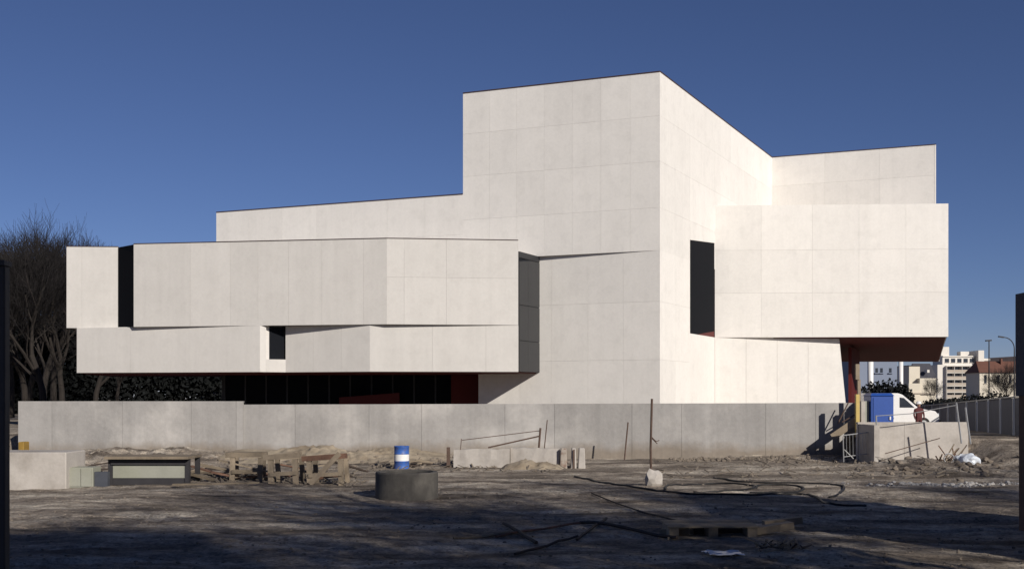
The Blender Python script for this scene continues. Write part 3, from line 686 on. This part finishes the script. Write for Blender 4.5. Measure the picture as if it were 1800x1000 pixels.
hdm.add([(X-.015,Y-.09,wz+1.66),(X+.015,Y-.09,wz+1.66),(X+.02,Y-.115,wz+1.62),(X-.02,Y-.115,wz+1.62),(X,Y-.07,wz+1.61)], [(0,1,2,3),(2,4,3)])
hdm.build('head', M['skin'], pe, True)
MB().lathe((X, Y, wz+1.685), [(.165,-.005),(.16,.01),(.135,.02),(.132,.07),(.105,.12),(.05,.15),(0,.155)], 18).build('helmet', M['white_paint'], pe, True)
# timber prop and yellow post by the low wall corner
o = MB().beam(pt(1510.5, 742, 50.5), pt(1509.5, 667, 50.5), .13).build('timber_prop', M['wood']); MB().beam(pt(1507, 667, 50.45), pt(1507, 640, 50.45), .17, .14).build('prop_head', M['wood'], o)
tag(o, 'tall pale timber prop under the cantilever corner', 'prop')
o = MB().box((pp(1505,49.6).x, 49.6, 1.0), (pp(1511,49.6).x, 49.8, pt(0,693,49.6).z)).build('yellow_post', M['yellow']); tag(o, 'yellow painted post at the corner of the low wall', 'post')
o = MB().box((pp(1514,50).x, 50.0, .9), (pp(1521,50).x, 50.2, pt(0,705,50).z)).build('pale_post', M['pale_concrete']); tag(o, 'short pale post between yellow post and toilet cabin', 'post')
# site stair / ramp against the long wall
rp = thing('site_ramp', (*pp(1485, 50.3), 0), 'pale timber ramp board leaning against the long wall in shade', 'ramp')
MB().beam(pt(1463, 768, 50.6), pt(1508, 737, 50.3), .9, .3).build('board', M['wood'], rp)
MB().tube([pt(1473, 744, 50.7), pt(1491, 708, 50.7)], .03, 6).build('rail', M['rust'], rp)
MB().tube([pt(1480, 742, 50.6), pt(1506, 727, 50.5)], .03, 6).build('rail', M['rust'], rp)
# crowd barrier
br = thing('crowd_barrier', (*pp(1492, 47.4), 0), 'grey tubular crowd barrier at the shaded wall corner', 'barrier')
q = lambda x, y: pt(x, y, 47.4)
MB().tube([q(1483, 812), q(1482, 768), q(1484, 765), q(1526, 760), q(1528, 763), q(1529, 805)], .024, 6).build('frame', M['steel'], br)
for k in range(1, 8):
    x = 1482 + k*5.7; MB().tube([q(x, 766 - k*.8), q(x + .6, 803 - k*.8)], .01, 5).build('bar', M['steel'], br)
MB().tube([q(1483, 803), q(1529, 797)], .02, 6).build('bottom_bar', M['steel'], br)
MB().tube([q(1484, 790), q(1500, 806)], .02, 6).build('brace', M['steel'], br)
# plastic bags and scrap by the low wall
def gpt(px, Z, dz=0): x, y = pp(px, Z); return Vector((x, y, gh(x, y) + dz))
for i, (px, Z, r_) in enumerate(((1690, 45.6, .3), (1703, 45.2, .34), (1713, 45.8, .26))):
    o = MB().lump(gpt(px, Z, r_*.5), r_, 31+i, .8, 3).build('plastic_bag', M['plastic'], None)
    tag(o, ('crumpled white plastic bag nearest the low wall', 'largest crumpled white bag in the middle of the three', 'white plastic bag nearest the hoarding')[i], 'bag', 'plastic bags by the low wall')
rs = random.Random(17)
sc_ = thing('scrap_heap', (*pp(1662, 46), 0), 'tangled scrap heap of wood and metal before the low wall', 'scrap heap')
for k in range(14):
    a = gpt(1648 + rs.uniform(0, 32), 45.5 + rs.uniform(0, 1), .05); d = Vector((rs.uniform(-.5,.5), rs.uniform(-.2,.2), rs.uniform(.1,.75)))
    MB().beam(a, a + d, rs.uniform(.03,.07), .04).build('stick', M[rs.choice(['wood','wood_red','rust','wood'])], sc_)
c = gpt(1668, 45.3, .22); MB().tube([c + Vector((.2*math.cos(k*.5), 0, .2*math.sin(k*.5))) for k in range(13)], .025, 6).build('hoop', M['steel'], sc_)

# ------------------------------------------------------------------ things in the yard
# blue drum with a white band
p = pp(706, 43.6); zg = gh(p.x, p.y)
dm = thing('oil_drum', (p.x, p.y, zg), 'blue steel drum with white middle band behind the concrete ring', 'drum')
MB().lathe((p.x, p.y, zg), [(0,0),(.285,0),(.295,.01),(.295,.03),(.285,.05),(.285,.28),(.297,.295),(.285,.31)], 28).build('lower_body', M['barrelblue'], dm, True)
MB().lathe((p.x, p.y, zg), [(.286,.31),(.286,.56)], 28).build('white_band', M['white_paint'], dm, True)
MB().lathe((p.x, p.y, zg), [(.285,.56),(.297,.575),(.285,.59),(.285,.83),(.296,.845),(.296,.87),(.285,.88),(.28,.86),(0,.86)], 28).build('upper_body', M['barrelblue'], dm, True)
MB().lathe((p.x+.14, p.y, zg), [(.04,.86),(.04,.885),(0,.885)], 10).build('bung', M['darksteel'], dm)
# concrete ring
p = pp(715, 31.3); zg = gh(p.x, p.y) - .05
ring = MB().lathe((p.x, p.y, zg), [(.84,0),(.86,.03),(.862,.3),(.858,.55),(.86,.73),(.835,.77),(.745,.77),(.72,.73),(.72,0)], 72)
for v_ in ring.v:
    dv = Vector((v_.x-p.x, v_.y-p.y, 0)); up_ = (v_.z - zg)/.77; n_ = mnoise.noise(v_*3.0); c_ = max(0, mnoise.noise(v_*5.5 + Vector((3,1,7))) - .25)
    v_ += dv.normalized()*(.008*n_) - (dv.normalized()*.05*c_ + Vector((0,0,.09*c_)) if up_ > .9 else Vector((0,0,0)))
tag(ring.build('concrete_ring', M['dark_concrete'], None), 'dark round concrete shaft ring standing in the yard', 'concrete ring')
M['ruststone'] = mat('rust_stained_stone', (.32,.28,.24), .9, .2, 3, .1, stain=(.15,.08,.055), stain_amt=.9, stain_scale=4)
# pale concrete barrier blocks along the spoil bank
rk = random.Random(9)
def rough_block(name, p0, p1, z0, h, t, m, label, cat, seed, group=None, top=.85):
    mb = MB(); n = 9; d = (p1-p0); nn = Vector((-d.y, d.x)).normalized()
    for i in range(n+1):
        c = p0 + d*i/n
        j = lambda k: .035*mnoise.noise(Vector((i*.9, k*3.3, seed)))
        hh = h + .05*mnoise.noise(Vector((i*.7, 9, seed)))
        for (o_, z_) in ((0, z0), (.04, z0+hh*.5), (t*(1-top)/2 + .06, z0+hh), (t*.85, z0+hh), (t, z0)):
            q_ = c + nn*(o_ + j(z_)); mb.v.append(Vector((q_.x, q_.y, z_ + j(o_ + 2))))
    for i in range(n):
        for k in range(5): mb.f.append((i*5+k, (i+1)*5+k, (i+1)*5+(k+1)%5, i*5+(k+1)%5))
    mb.f.append((0,1,2,3,4)); mb.f.append(tuple(n*5+k for k in (4,3,2,1,0)))
    return tag(mb.build(name, M[m], None), label, cat, group)
rough_block('concrete_barrier', pp(797, 44.5), pp(895, 44.3), -.05, .76, .6, 'pale_concrete', 'pale weathered concrete barrier, left half of the pair', 'barrier', 1.3, 'concrete barriers along the wall')
rough_block('concrete_barrier', pp(897, 44.6), pp(982, 44.2), -.05, .8, .6, 'pale_concrete', 'pale weathered concrete barrier with sand heaped against it', 'barrier', 4.1, 'concrete barriers along the wall')
for i, (px, w_, lab, m) in enumerate(((990, .3, 'rust stained upright stone at the end of the barriers', 'ruststone'), (1008, .22, 'pale upright stone with rusty strap', 'pale_concrete'), (1022, .3, 'pale upright stone standing clear of the barriers', 'pale_concrete'))):
    p = pp(px, 44.2); mb = MB().prism([Vector((p.x-w_/2, p.y-.2)), Vector((p.x+w_/2, p.y-.2)), Vector((p.x+w_/2, p.y+.2)), Vector((p.x-w_/2, p.y+.2))], -.1, .78,
        [Vector((p.x-w_*.34, p.y-.15)), Vector((p.x+w_*.4, p.y-.15)), Vector((p.x+w_*.4, p.y+.15)), Vector((p.x-w_*.34, p.y+.15))])
    o = mb.build('upright_stone', M[m], None, bevel=.03); tag(o, lab, 'stone')
    if i == 1: MB().box((p.x-.03, p.y-.23, 0), (p.x+.04, p.y-.205, .72)).build('rusty_strap', M['rust'], o)
o = MB().box((pp(785,44.6).x, 44.6, -.05), (pp(791,44.6).x, 44.75, .78)).build('steel_stake', M['rust']); tag(o, 'short rusty stake at the left end of the barriers', 'stake')
# sand against the barrier and the bank by the wall
M['sand'] = mat('sand', (.34,.28,.205), .95, .2, 1.2, .15, 12, bump=.02, bscale=8, stain=(.2,.15,.1), stain_amt=.7, stain_scale=.8)
def bank(name, x0, x1, y0, y1, h, m, label, seed, nx_=150, ny_=36):
    mb = MB()
    for j in range(ny_+1):
        for i in range(nx_+1):
            x = x0 + (x1-x0)*i/nx_; y = y0 + (y1-y0)*j/ny_
            e = math.sin(math.pi*i/nx_)**.5 * math.sin(math.pi*j/ny_)**.7
            z = gh(x, y) - .05 + e*h*(.75 + .7*mnoise.noise(Vector((x*.8, y*1.1, seed))) + .45*mnoise.noise(Vector((x*2.6, y*2.6, seed))) + .3*mnoise.noise(Vector((x*7, y*7, seed))))
            mb.v.append(Vector((x, y, z)))
    for j in range(ny_):
        for i in range(nx_): mb.f.append((j*(nx_+1)+i, j*(nx_+1)+i+1, (j+1)*(nx_+1)+i+1, (j+1)*(nx_+1)+i))
    return tag(mb.build(name, M[m], None, True), label, 'sand', kind='stuff')
bank('sand_bank', pp(395,50).x, pp(800,50).x, 46.4, 51.6, .3, 'sand', 'yellowish sand bank along the foot of the long wall', 2)
bank('sand_heap', pp(880,43.8).x, pp(990,43.8).x, 42.9, 44.8, .4, 'sand', 'pale sand heaped against the concrete barriers', 6, 30, 8)
bank('earth_bank', pp(30,50).x, pp(400,50).x, 45, 51.4, .3, 'ground', 'brown earth bank below the left wall section', 8)
# loose rods and bars at the wall
for a, b, Z, r_, lab in (((950,752),(946,800),48,.05,'short thick steel bar leaning by the wall'), ((962,738),(955,803),48.2,.025,'thin steel rod leaning beside the thick bar'), ((948,757),(812,771),48.1,.018,'long thin rod sloping to the left, upper one'),
        ((950,766),(858,784),48.0,.035,'dark rod sloping down to the barriers, lower one'), ((811,771),(809,795),48.1,.018,'short thin rod standing at the left of the sloping rods'), ((1104,742),(1097,812),49.5,.035,'dark steel rod leaning against the bare long wall')):
    tag(MB().tube([pt(*b, Z) - Vector((0,0,.06)), pt(*a, Z)], r_, 6).build('steel_rod', M['rust']), lab, 'rod', 'rods at the long wall')
# steel pole in a concrete foot
p = pp(1146, 34.5); zg = gh(p.x, p.y)
po = thing('pole_in_concrete_foot', (p.x, p.y, zg), 'thin steel pole standing in a rough concrete foot', 'pole')
MB().lump((p.x+.05, p.y, zg+.2), .26, 3, 1.15, 2).build('concrete_foot', M['pale_concrete'], po)
MB().tube([(p.x-.02, p.y, zg), (p.x-.04, p.y, zg+1.1), (p.x, p.y, zg+2.62)], .035, 8).build('pole', M['rust'], po)
MB().tube([(p.x, p.y, zg+1.45), (p.x+.12, p.y-.03, zg+1.33), (p.x+.22, p.y, zg+1.36)], .015, 5).build('wire_tie', M['rust'], po)
MB().tube([(p.x, p.y, zg+1.42), (p.x+.16, p.y-.03, zg+1.26)], .015, 5).build('wire_tie', M['rust'], po)
# form box: dark frame with a pale panel
xa, xb, Zf = pp(190, 35.6).x, pp(333, 35.6).x, 35.6; zg = gh((xa+xb)/2, Zf)
fb = thing('form_box', ((xa+xb)/2, Zf, zg), 'dark framed steel form box with pale panel front', 'form box')
for x in (xa, xb-.14): MB().box((x, Zf, zg-.1), (x+.14, Zf+.14, zg+.86)).build('post', M['darksteel'], fb)
for x in (xa, xb-.14): MB().box((x, Zf+1.1, zg-.1), (x+.14, Zf+1.24, zg+.86)).build('post', M['darksteel'], fb)
MB().box((xa-.03, Zf-.28, zg+.8), (xb+.03, Zf+1.3, zg+.88)).build('lid', M['wood'], fb)
MB().box((xa+.1, Zf-.05, zg+.62), (xb-.1, Zf+.02, zg+.8)).build('upper_rail', M['darksteel'], fb)
MB().box((xa+.142, Zf+.03, zg+.2), (xb-.142, Zf+.09, zg+.62)).build('panel', M['palegreen'], fb)
MB().box((xa+.1, Zf+.05, zg-.02), (xb-.1, Zf+.2, zg+.2)).build('lower_rail', M['darksteel'], fb)
# concrete block and leaning sheets at far left
x0, x1 = pp(-30, 34.6).x, pp(116, 34.6).x
o = MB().box((x0, 34.6, -.15), (x1, 36.2, 1.06)).build('concrete_block', M['pale_concrete'], None, bevel=.03); tag(o, 'large pale concrete block at the left picture edge', 'concrete block')
x0, x1 = pp(119, 34.9).x, pp(163, 34.9).x
cab = thing('metal_cabinet', ((x0+x1)/2, 35, 0), 'pale green metal cabinet beside the concrete block', 'cabinet')
MB().box((x0, 34.9, -.05), (x1, 35.6, .58)).build('body', M['palegreen'], cab, bevel=.01)
MB().box((x0+.03, 34.87, 0), (x0+.4, 34.898, .55)).build('door', M['palegreen'], cab)
MB().box((x0+.42, 34.87, 0), (x1-.03, 34.898, .55)).build('door', M['palegreen'], cab)
o = MB().box((pp(166,35).x, 35.0, -.05), (pp(189,35).x, 35.2, .44)).build('dark_board', M['slate']); tag(o, 'small dark slate blue board between cabinet and form box', 'board')
o = MB().box((pp(21,49).x, 49.6, .3), (pp(31,49).x, 50.2, .8)).build('yellow_bin', M['ochre'], bevel=.03); tag(o, 'yellow bin at the far left end of the wall', 'bin')
# timber trestles
rp_t = random.Random(4)
def trestle(px0, px1, Z, lab, style):
    xa, xb = pp(px0, Z).x, pp(px1, Z).x; zg = gh((xa+xb)/2, Z); r = thing('trestle', ((xa+xb)/2, Z, zg), lab, 'trestle', 'timber trestles in the yard')
    h = .88
    for x in (xa+.12, xb-.1):
        MB().beam((x, Z, zg-.08), (x, Z, zg+h-.1), .16, .14).build('leg', M['wood'], r)
        MB().beam((x+.05, Z+.8, zg-.08), (x+.02, Z+.75, zg+h-.1), .14, .12).build('leg', M['wood'], r)
    MB().beam((xa-.1, Z, zg+h-.03), (xb+.1, Z, zg+h+.02), .2, .16).build('top_beam', M['wood_red' if style else 'wood'], r)
    MB().beam((xa-.05, Z+.78, zg+h-.05), (xb+.05, Z+.78, zg+h-.05), .16, .14).build('top_beam', M['wood'], r)
    MB().beam((xa+.1, Z-.1, zg+.32), (xb-.05, Z-.1, zg+.34), .05, .12).build('cross_rail', M['wood'], r)
    r.rotation_euler = (rp_t.uniform(-.04,.04), rp_t.uniform(-.045,.045), rp_t.uniform(-.22,.22))
    if style: MB().beam((xa+.15, Z-.13, zg+.05), (xb-.1, Z-.13, zg+h+.1), .06, .16).build('brace', M['wood'], r)
    return r
trestle(470, 526, 35.8, 'timber trestle with two stout legs left of the braced one', 0)
trestle(538, 606, 35.8, 'timber trestle with diagonal brace right of the plain one', 1)
trestle(402, 462, 36.6, 'low dark trestle half buried in planks', 0)
# loose planks and boards
def plank(px, Z, L_, ang, tilt, m, lab, w_=.16, t=.04, dz=.03, grp='loose planks beside the trestles'):
    c = gpt(px, Z, dz); d = Vector((math.cos(ang)*math.cos(tilt), math.sin(ang)*math.cos(tilt), math.sin(tilt)))*L_/2
    c.z += abs(d.z)
    o = MB().beam(c-d, c+d, w_, t).build('plank', M[m]); return tag(o, lab, 'plank', grp)
rp_ = random.Random(44)
lp = {'wood': 'pale weathered loose plank in the jumble behind the trestles', 'wood_dark': 'dark wet loose plank in the jumble behind the trestles', 'wood_red': 'reddish loose plank in the jumble behind the trestles'}
for k in range(24):
    plank(rp_.choice((rp_.uniform(335, 400), rp_.uniform(335, 470), rp_.uniform(400, 620))), rp_.uniform(36.5, 39.5), rp_.uniform(.7, 2.2), rp_.uniform(-.6,.6) + (0 if rp_.random()<.7 else 1.2), rp_.uniform(-.28,.28), (mm := rp_.choice(['wood','wood','wood','wood_dark','wood_red'])), lp[mm], rp_.uniform(.1,.22), rp_.uniform(.03,.08), rp_.uniform(.03,.25))
for k in range(10):
    plank(rp_.uniform(110, 340), rp_.uniform(40, 44), rp_.uniform(.7, 2.0), rp_.uniform(-.5,.5), rp_.uniform(-.2,.2), rp_.choice(['wood','wood_dark','wood_red']), 'weathered plank lying on the earth bank behind the form box', .16, .05, .1, 'planks on the earth bank')
for k in range(8):
    plank(rp_.uniform(690, 790), rp_.uniform(44.5, 46.5), rp_.uniform(.6, 1.5), rp_.uniform(-.5,.5), rp_.uniform(-.2,.2), rp_.choice(['wood','wood_dark','wood']), 'weathered plank on the sand behind the blue drum', .14, .05, .08, 'planks behind the drum')
plank(380, 34.6, 2.6, .05, .02, 'wood', 'long weathered board lying in front of the jumble', .2, .05, .06)
# long laths crossing on the ground in front
def lath(a, b, w_, m, lab):
    A_ = gnd(*a); B_ = gnd(*b); n = 6; pts = []
    for i in range(n+1):
        q_ = A_.lerp(B_, i/n); q_.z = gh(q_.x, q_.y) + w_*.6 + .01; pts.append(q_)
    return tag(MB().tube(pts, w_/2, 5).build('lath', M[m], None), lab, 'lath', 'laths crossing on the ground in front')
def gnd(px, py):
    Z = E*F/(py-700)
    for _ in range(6):
        x, y = pp(px, Z); Z = (E - gh(x, y))*F/(py-700)
    x, y = pp(px, Z); return Vector((x, y, gh(x, y)))
lath((797, 949), (905, 938), .05, 'wood', 'pale lath at the left end of the crossing laths')
lath((872, 946), (1030, 920), .05, 'wood_red', 'reddish lath rising to the right of the cross')
lath((885, 924), (943, 958), .07, 'wood_dark', 'short thick dark bar crossing the reddish lath')
lath((1020, 922), (1190, 949), .07, 'wood_dark', 'long dark lath pointing at the pallet')
lath((1066, 914), (1014, 952), .06, 'wood_dark', 'short dark lath crossing the long dark one')
lath((905, 977), (1015, 945), .05, 'wood_dark', 'dark lath nearest the viewer left of the pallet')
lath((1040, 870), (1200, 920), .04, 'wood_dark', 'thin dark lath reaching back from the pallet')
# pallet
pc = gnd(1254, 944); zg = pc.z - .02
pl = thing('timber_pallet', (pc.x, pc.y, zg), 'broken timber pallet lying on the dirt in front', 'pallet')
hw = .84
for i in range(3):
    x = pc.x + (i-1)*(hw-.09); MB().box((x-.09, pc.y, zg), (x+.09, pc.y+1.1, zg+.2)).build('bearer', M['wood'], pl)
for k in range(5):
    y = pc.y - .03 + k*.25; MB().box((pc.x-hw-.04, y, zg+.202), (pc.x+hw+.04, y+.17, zg+.235)).build('deck_board', M['wood'], pl)
MB().box((pc.x-hw-.04, pc.y-.05, zg-.03), (pc.x+hw+.04, pc.y+.1, zg+.025)).build('bottom_board', M['wood'], pl)
MB().box((pc.x-hw+.01, pc.y+.5, zg+.02), (pc.x+hw-.01, pc.y+.55, zg+.2)).build('middle_board', M['wood_dark'], pl)
for i, (px, py, L_, a, lab) in enumerate(((1355, 938, .9, .3, 'broken plank end right of the pallet'), (1190, 942, .6, -.5, 'splintered board left of the pallet'), (1375, 925, .8, .1, 'pale plank lying behind the broken end'))):
    g_ = gnd(px, py); d = Vector((math.cos(a), math.sin(a), .08))*L_/2
    tag(MB().beam(g_ - d + Vector((0,0,.1)), g_ + d + Vector((0,0,.12)), .22, .14).build('plank', M['wood']), lab, 'plank', 'planks by the pallet')
# scrap and plastic near the pallet
rs = random.Random(23); g_ = gnd(1368, 965)
sh = thing('twig_heap', tuple(g_), 'heap of twigs and splinters below the pallet', 'debris')
for k in range(60):
    a = g_ + Vector((rs.gauss(0,.28), rs.gauss(0,.25), .03)); d = Vector((rs.uniform(-1,1), rs.uniform(-1,1), rs.uniform(0,.5))).normalized()*rs.uniform(.08,.3)
    MB().beam(a, a+d, .02, .015).build('stick', M[rs.choice(['wood','wood_dark','wood'])], sh)
g_ = gnd(1272, 975); mb = MB(); n = 12
for j in range(n+1):
    for i in range(n+1):
        x = (i/n-.5)*.62; y = (j/n-.5)*.5; k = 1 + .3*mnoise.noise(Vector((x*3, y*3, 7)))
        mb.v.append(g_ + Vector((x*k, y*k, .03 + .06*abs(mnoise.noise(Vector((x*7, y*7, 1)))))))
for j in range(n):
    for i in range(n): mb.f.append((j*(n+1)+i, j*(n+1)+i+1, (j+1)*(n+1)+i+1, (j+1)*(n+1)+i))
o = mb.build('plastic_sheet', M['plastic'], None); tag(o, 'crumpled bluish white plastic sheet on the dirt', 'plastic sheet')
sm = o.modifiers.new('thick', 'SOLIDIFY'); sm.thickness = .004
# hoses
def hose(pts, r_, lab):
    P = [gnd(*q_) for q_ in pts]; out = []
    for i in range(len(P)-1):
        a, b, c_, d_ = P[max(0,i-1)], P[i], P[i+1], P[min(len(P)-1, i+2)]
        for k in range(6):
            t = k/6; q_ = .5*((2*b) + (c_-a)*t + (2*a-5*b+4*c_-d_)*t*t + (3*b-a-3*c_+d_)*t**3)
            q_.z = gh(q_.x, q_.y) + r_*.7; out.append(q_)
    tag(MB().tube(out, r_, 6).build('hose', M['rubber'], None, True), lab, 'hose', 'black hoses on the ground')
hose([(1010,838),(1070,850),(1135,862),(1200,868),(1300,870),(1400,869),(1435,874),(1460,886),(1530,890)], .035, 'long black hose sweeping across the yard to the right')
hose([(1170,862),(1180,853),(1250,851),(1310,853),(1330,858),(1290,863),(1210,866)], .03, 'black hose loop next to the concrete foot')
hose([(1318,860),(1340,853),(1400,855),(1412,861),(1380,866),(1310,867)], .03, 'small black hose loop in the middle')
hose([(1255,840),(1290,846),(1335,849),(1420,850),(1470,853),(1484,860),(1470,872),(1455,878)], .03, 'black hose bending round at the right end')
sp = MB(); rl = random.Random(91)
for k in range(700):
    px, Z = rl.choice(((rl.uniform(100, 640), rl.uniform(35.5, 46)), (rl.uniform(330, 640), rl.uniform(35.5, 40)), (rl.uniform(640, 1000), rl.uniform(42, 47)), (rl.uniform(1150, 1700), rl.uniform(38, 50))))
    a = gpt(px, Z, .02); an = rl.uniform(0, 3.14); L_ = rl.uniform(.08, .6)
    sp.beam(a, a + Vector((math.cos(an)*L_, math.sin(an)*L_, rl.uniform(0, .16))), rl.uniform(.02, .07), rl.uniform(.01, .03))
tag(sp.build('splinters', M['wood_grey']), 'small wood splinters and offcuts strewn around the timber heaps', 'debris', kind='stuff')
# rubble: broken stone, too many to count
rb = random.Random(77); st = MB()
bm0 = bmesh.new(); bmesh.ops.create_icosphere(bm0, subdivisions=1, radius=1); bv = [v_.co.copy() for v_ in bm0.verts]; bf = [tuple(v_.index for v_ in f.verts) for f in bm0.faces]; bm0.free()
def stone(x, y, r_):
    o_ = Vector((rb.uniform(0,50), rb.uniform(0,50), 0)); c_ = Vector((x, y, gh(x, y) + r_*.25))
    st.add([c_ + Vector((v_.x*r_*(1+.5*mnoise.noise(v_*1.2+o_)), v_.y*r_*(1+.5*mnoise.noise(v_*1.2+o_)), v_.z*r_*.65*(1+.4*mnoise.noise(v_+o_)))) for v_ in bv], bf)
for k in range(7000):
    y = 16 + 34*rb.random()**1.6; x = rb.uniform(-.47, .47)*y; stone(x, y, .008 + .035*rb.random()**6)
for k in range(700):
    x = rb.gauss(16.6, 2.4); y = rb.gauss(43, 2.8)
    if y < 48.2 and y > 36: stone(x, y, .02 + .15*rb.random()**5)
for k in range(500):
    x = rb.uniform(7, 16); y = rb.gauss(49.6, .8)
    if y < 50.9: stone(x, y, .02 + .12*rb.random()**5)
for k in range(500):
    x = rb.uniform(-22, -2); y = rb.gauss(47.5, 1.6)
    if y < 51: stone(x, y, .03 + .12*rb.random()**3)
M['stone'] = mat('broken_stone', (.20,.165,.132), .95, .3, 2.5, .2, 12)
tag(st.build('rubble', M['stone']), 'broken stones and rubble scattered over the dirt yard', 'rubble', kind='stuff')
st = MB()
for k in range(420):
    x = rb.gauss(13.4, 1.3); y = rb.gauss(35.2, .35); stone(x, y, .015 + .08*rb.random()**4)
M['plaster'] = mat('pale_plaster_lumps', (.4,.38,.36), .9, .15, 3)
tag(st.build('plaster_spill', M['plaster']), 'pale streak of spilt plaster lumps at the right', 'rubble', kind='stuff')
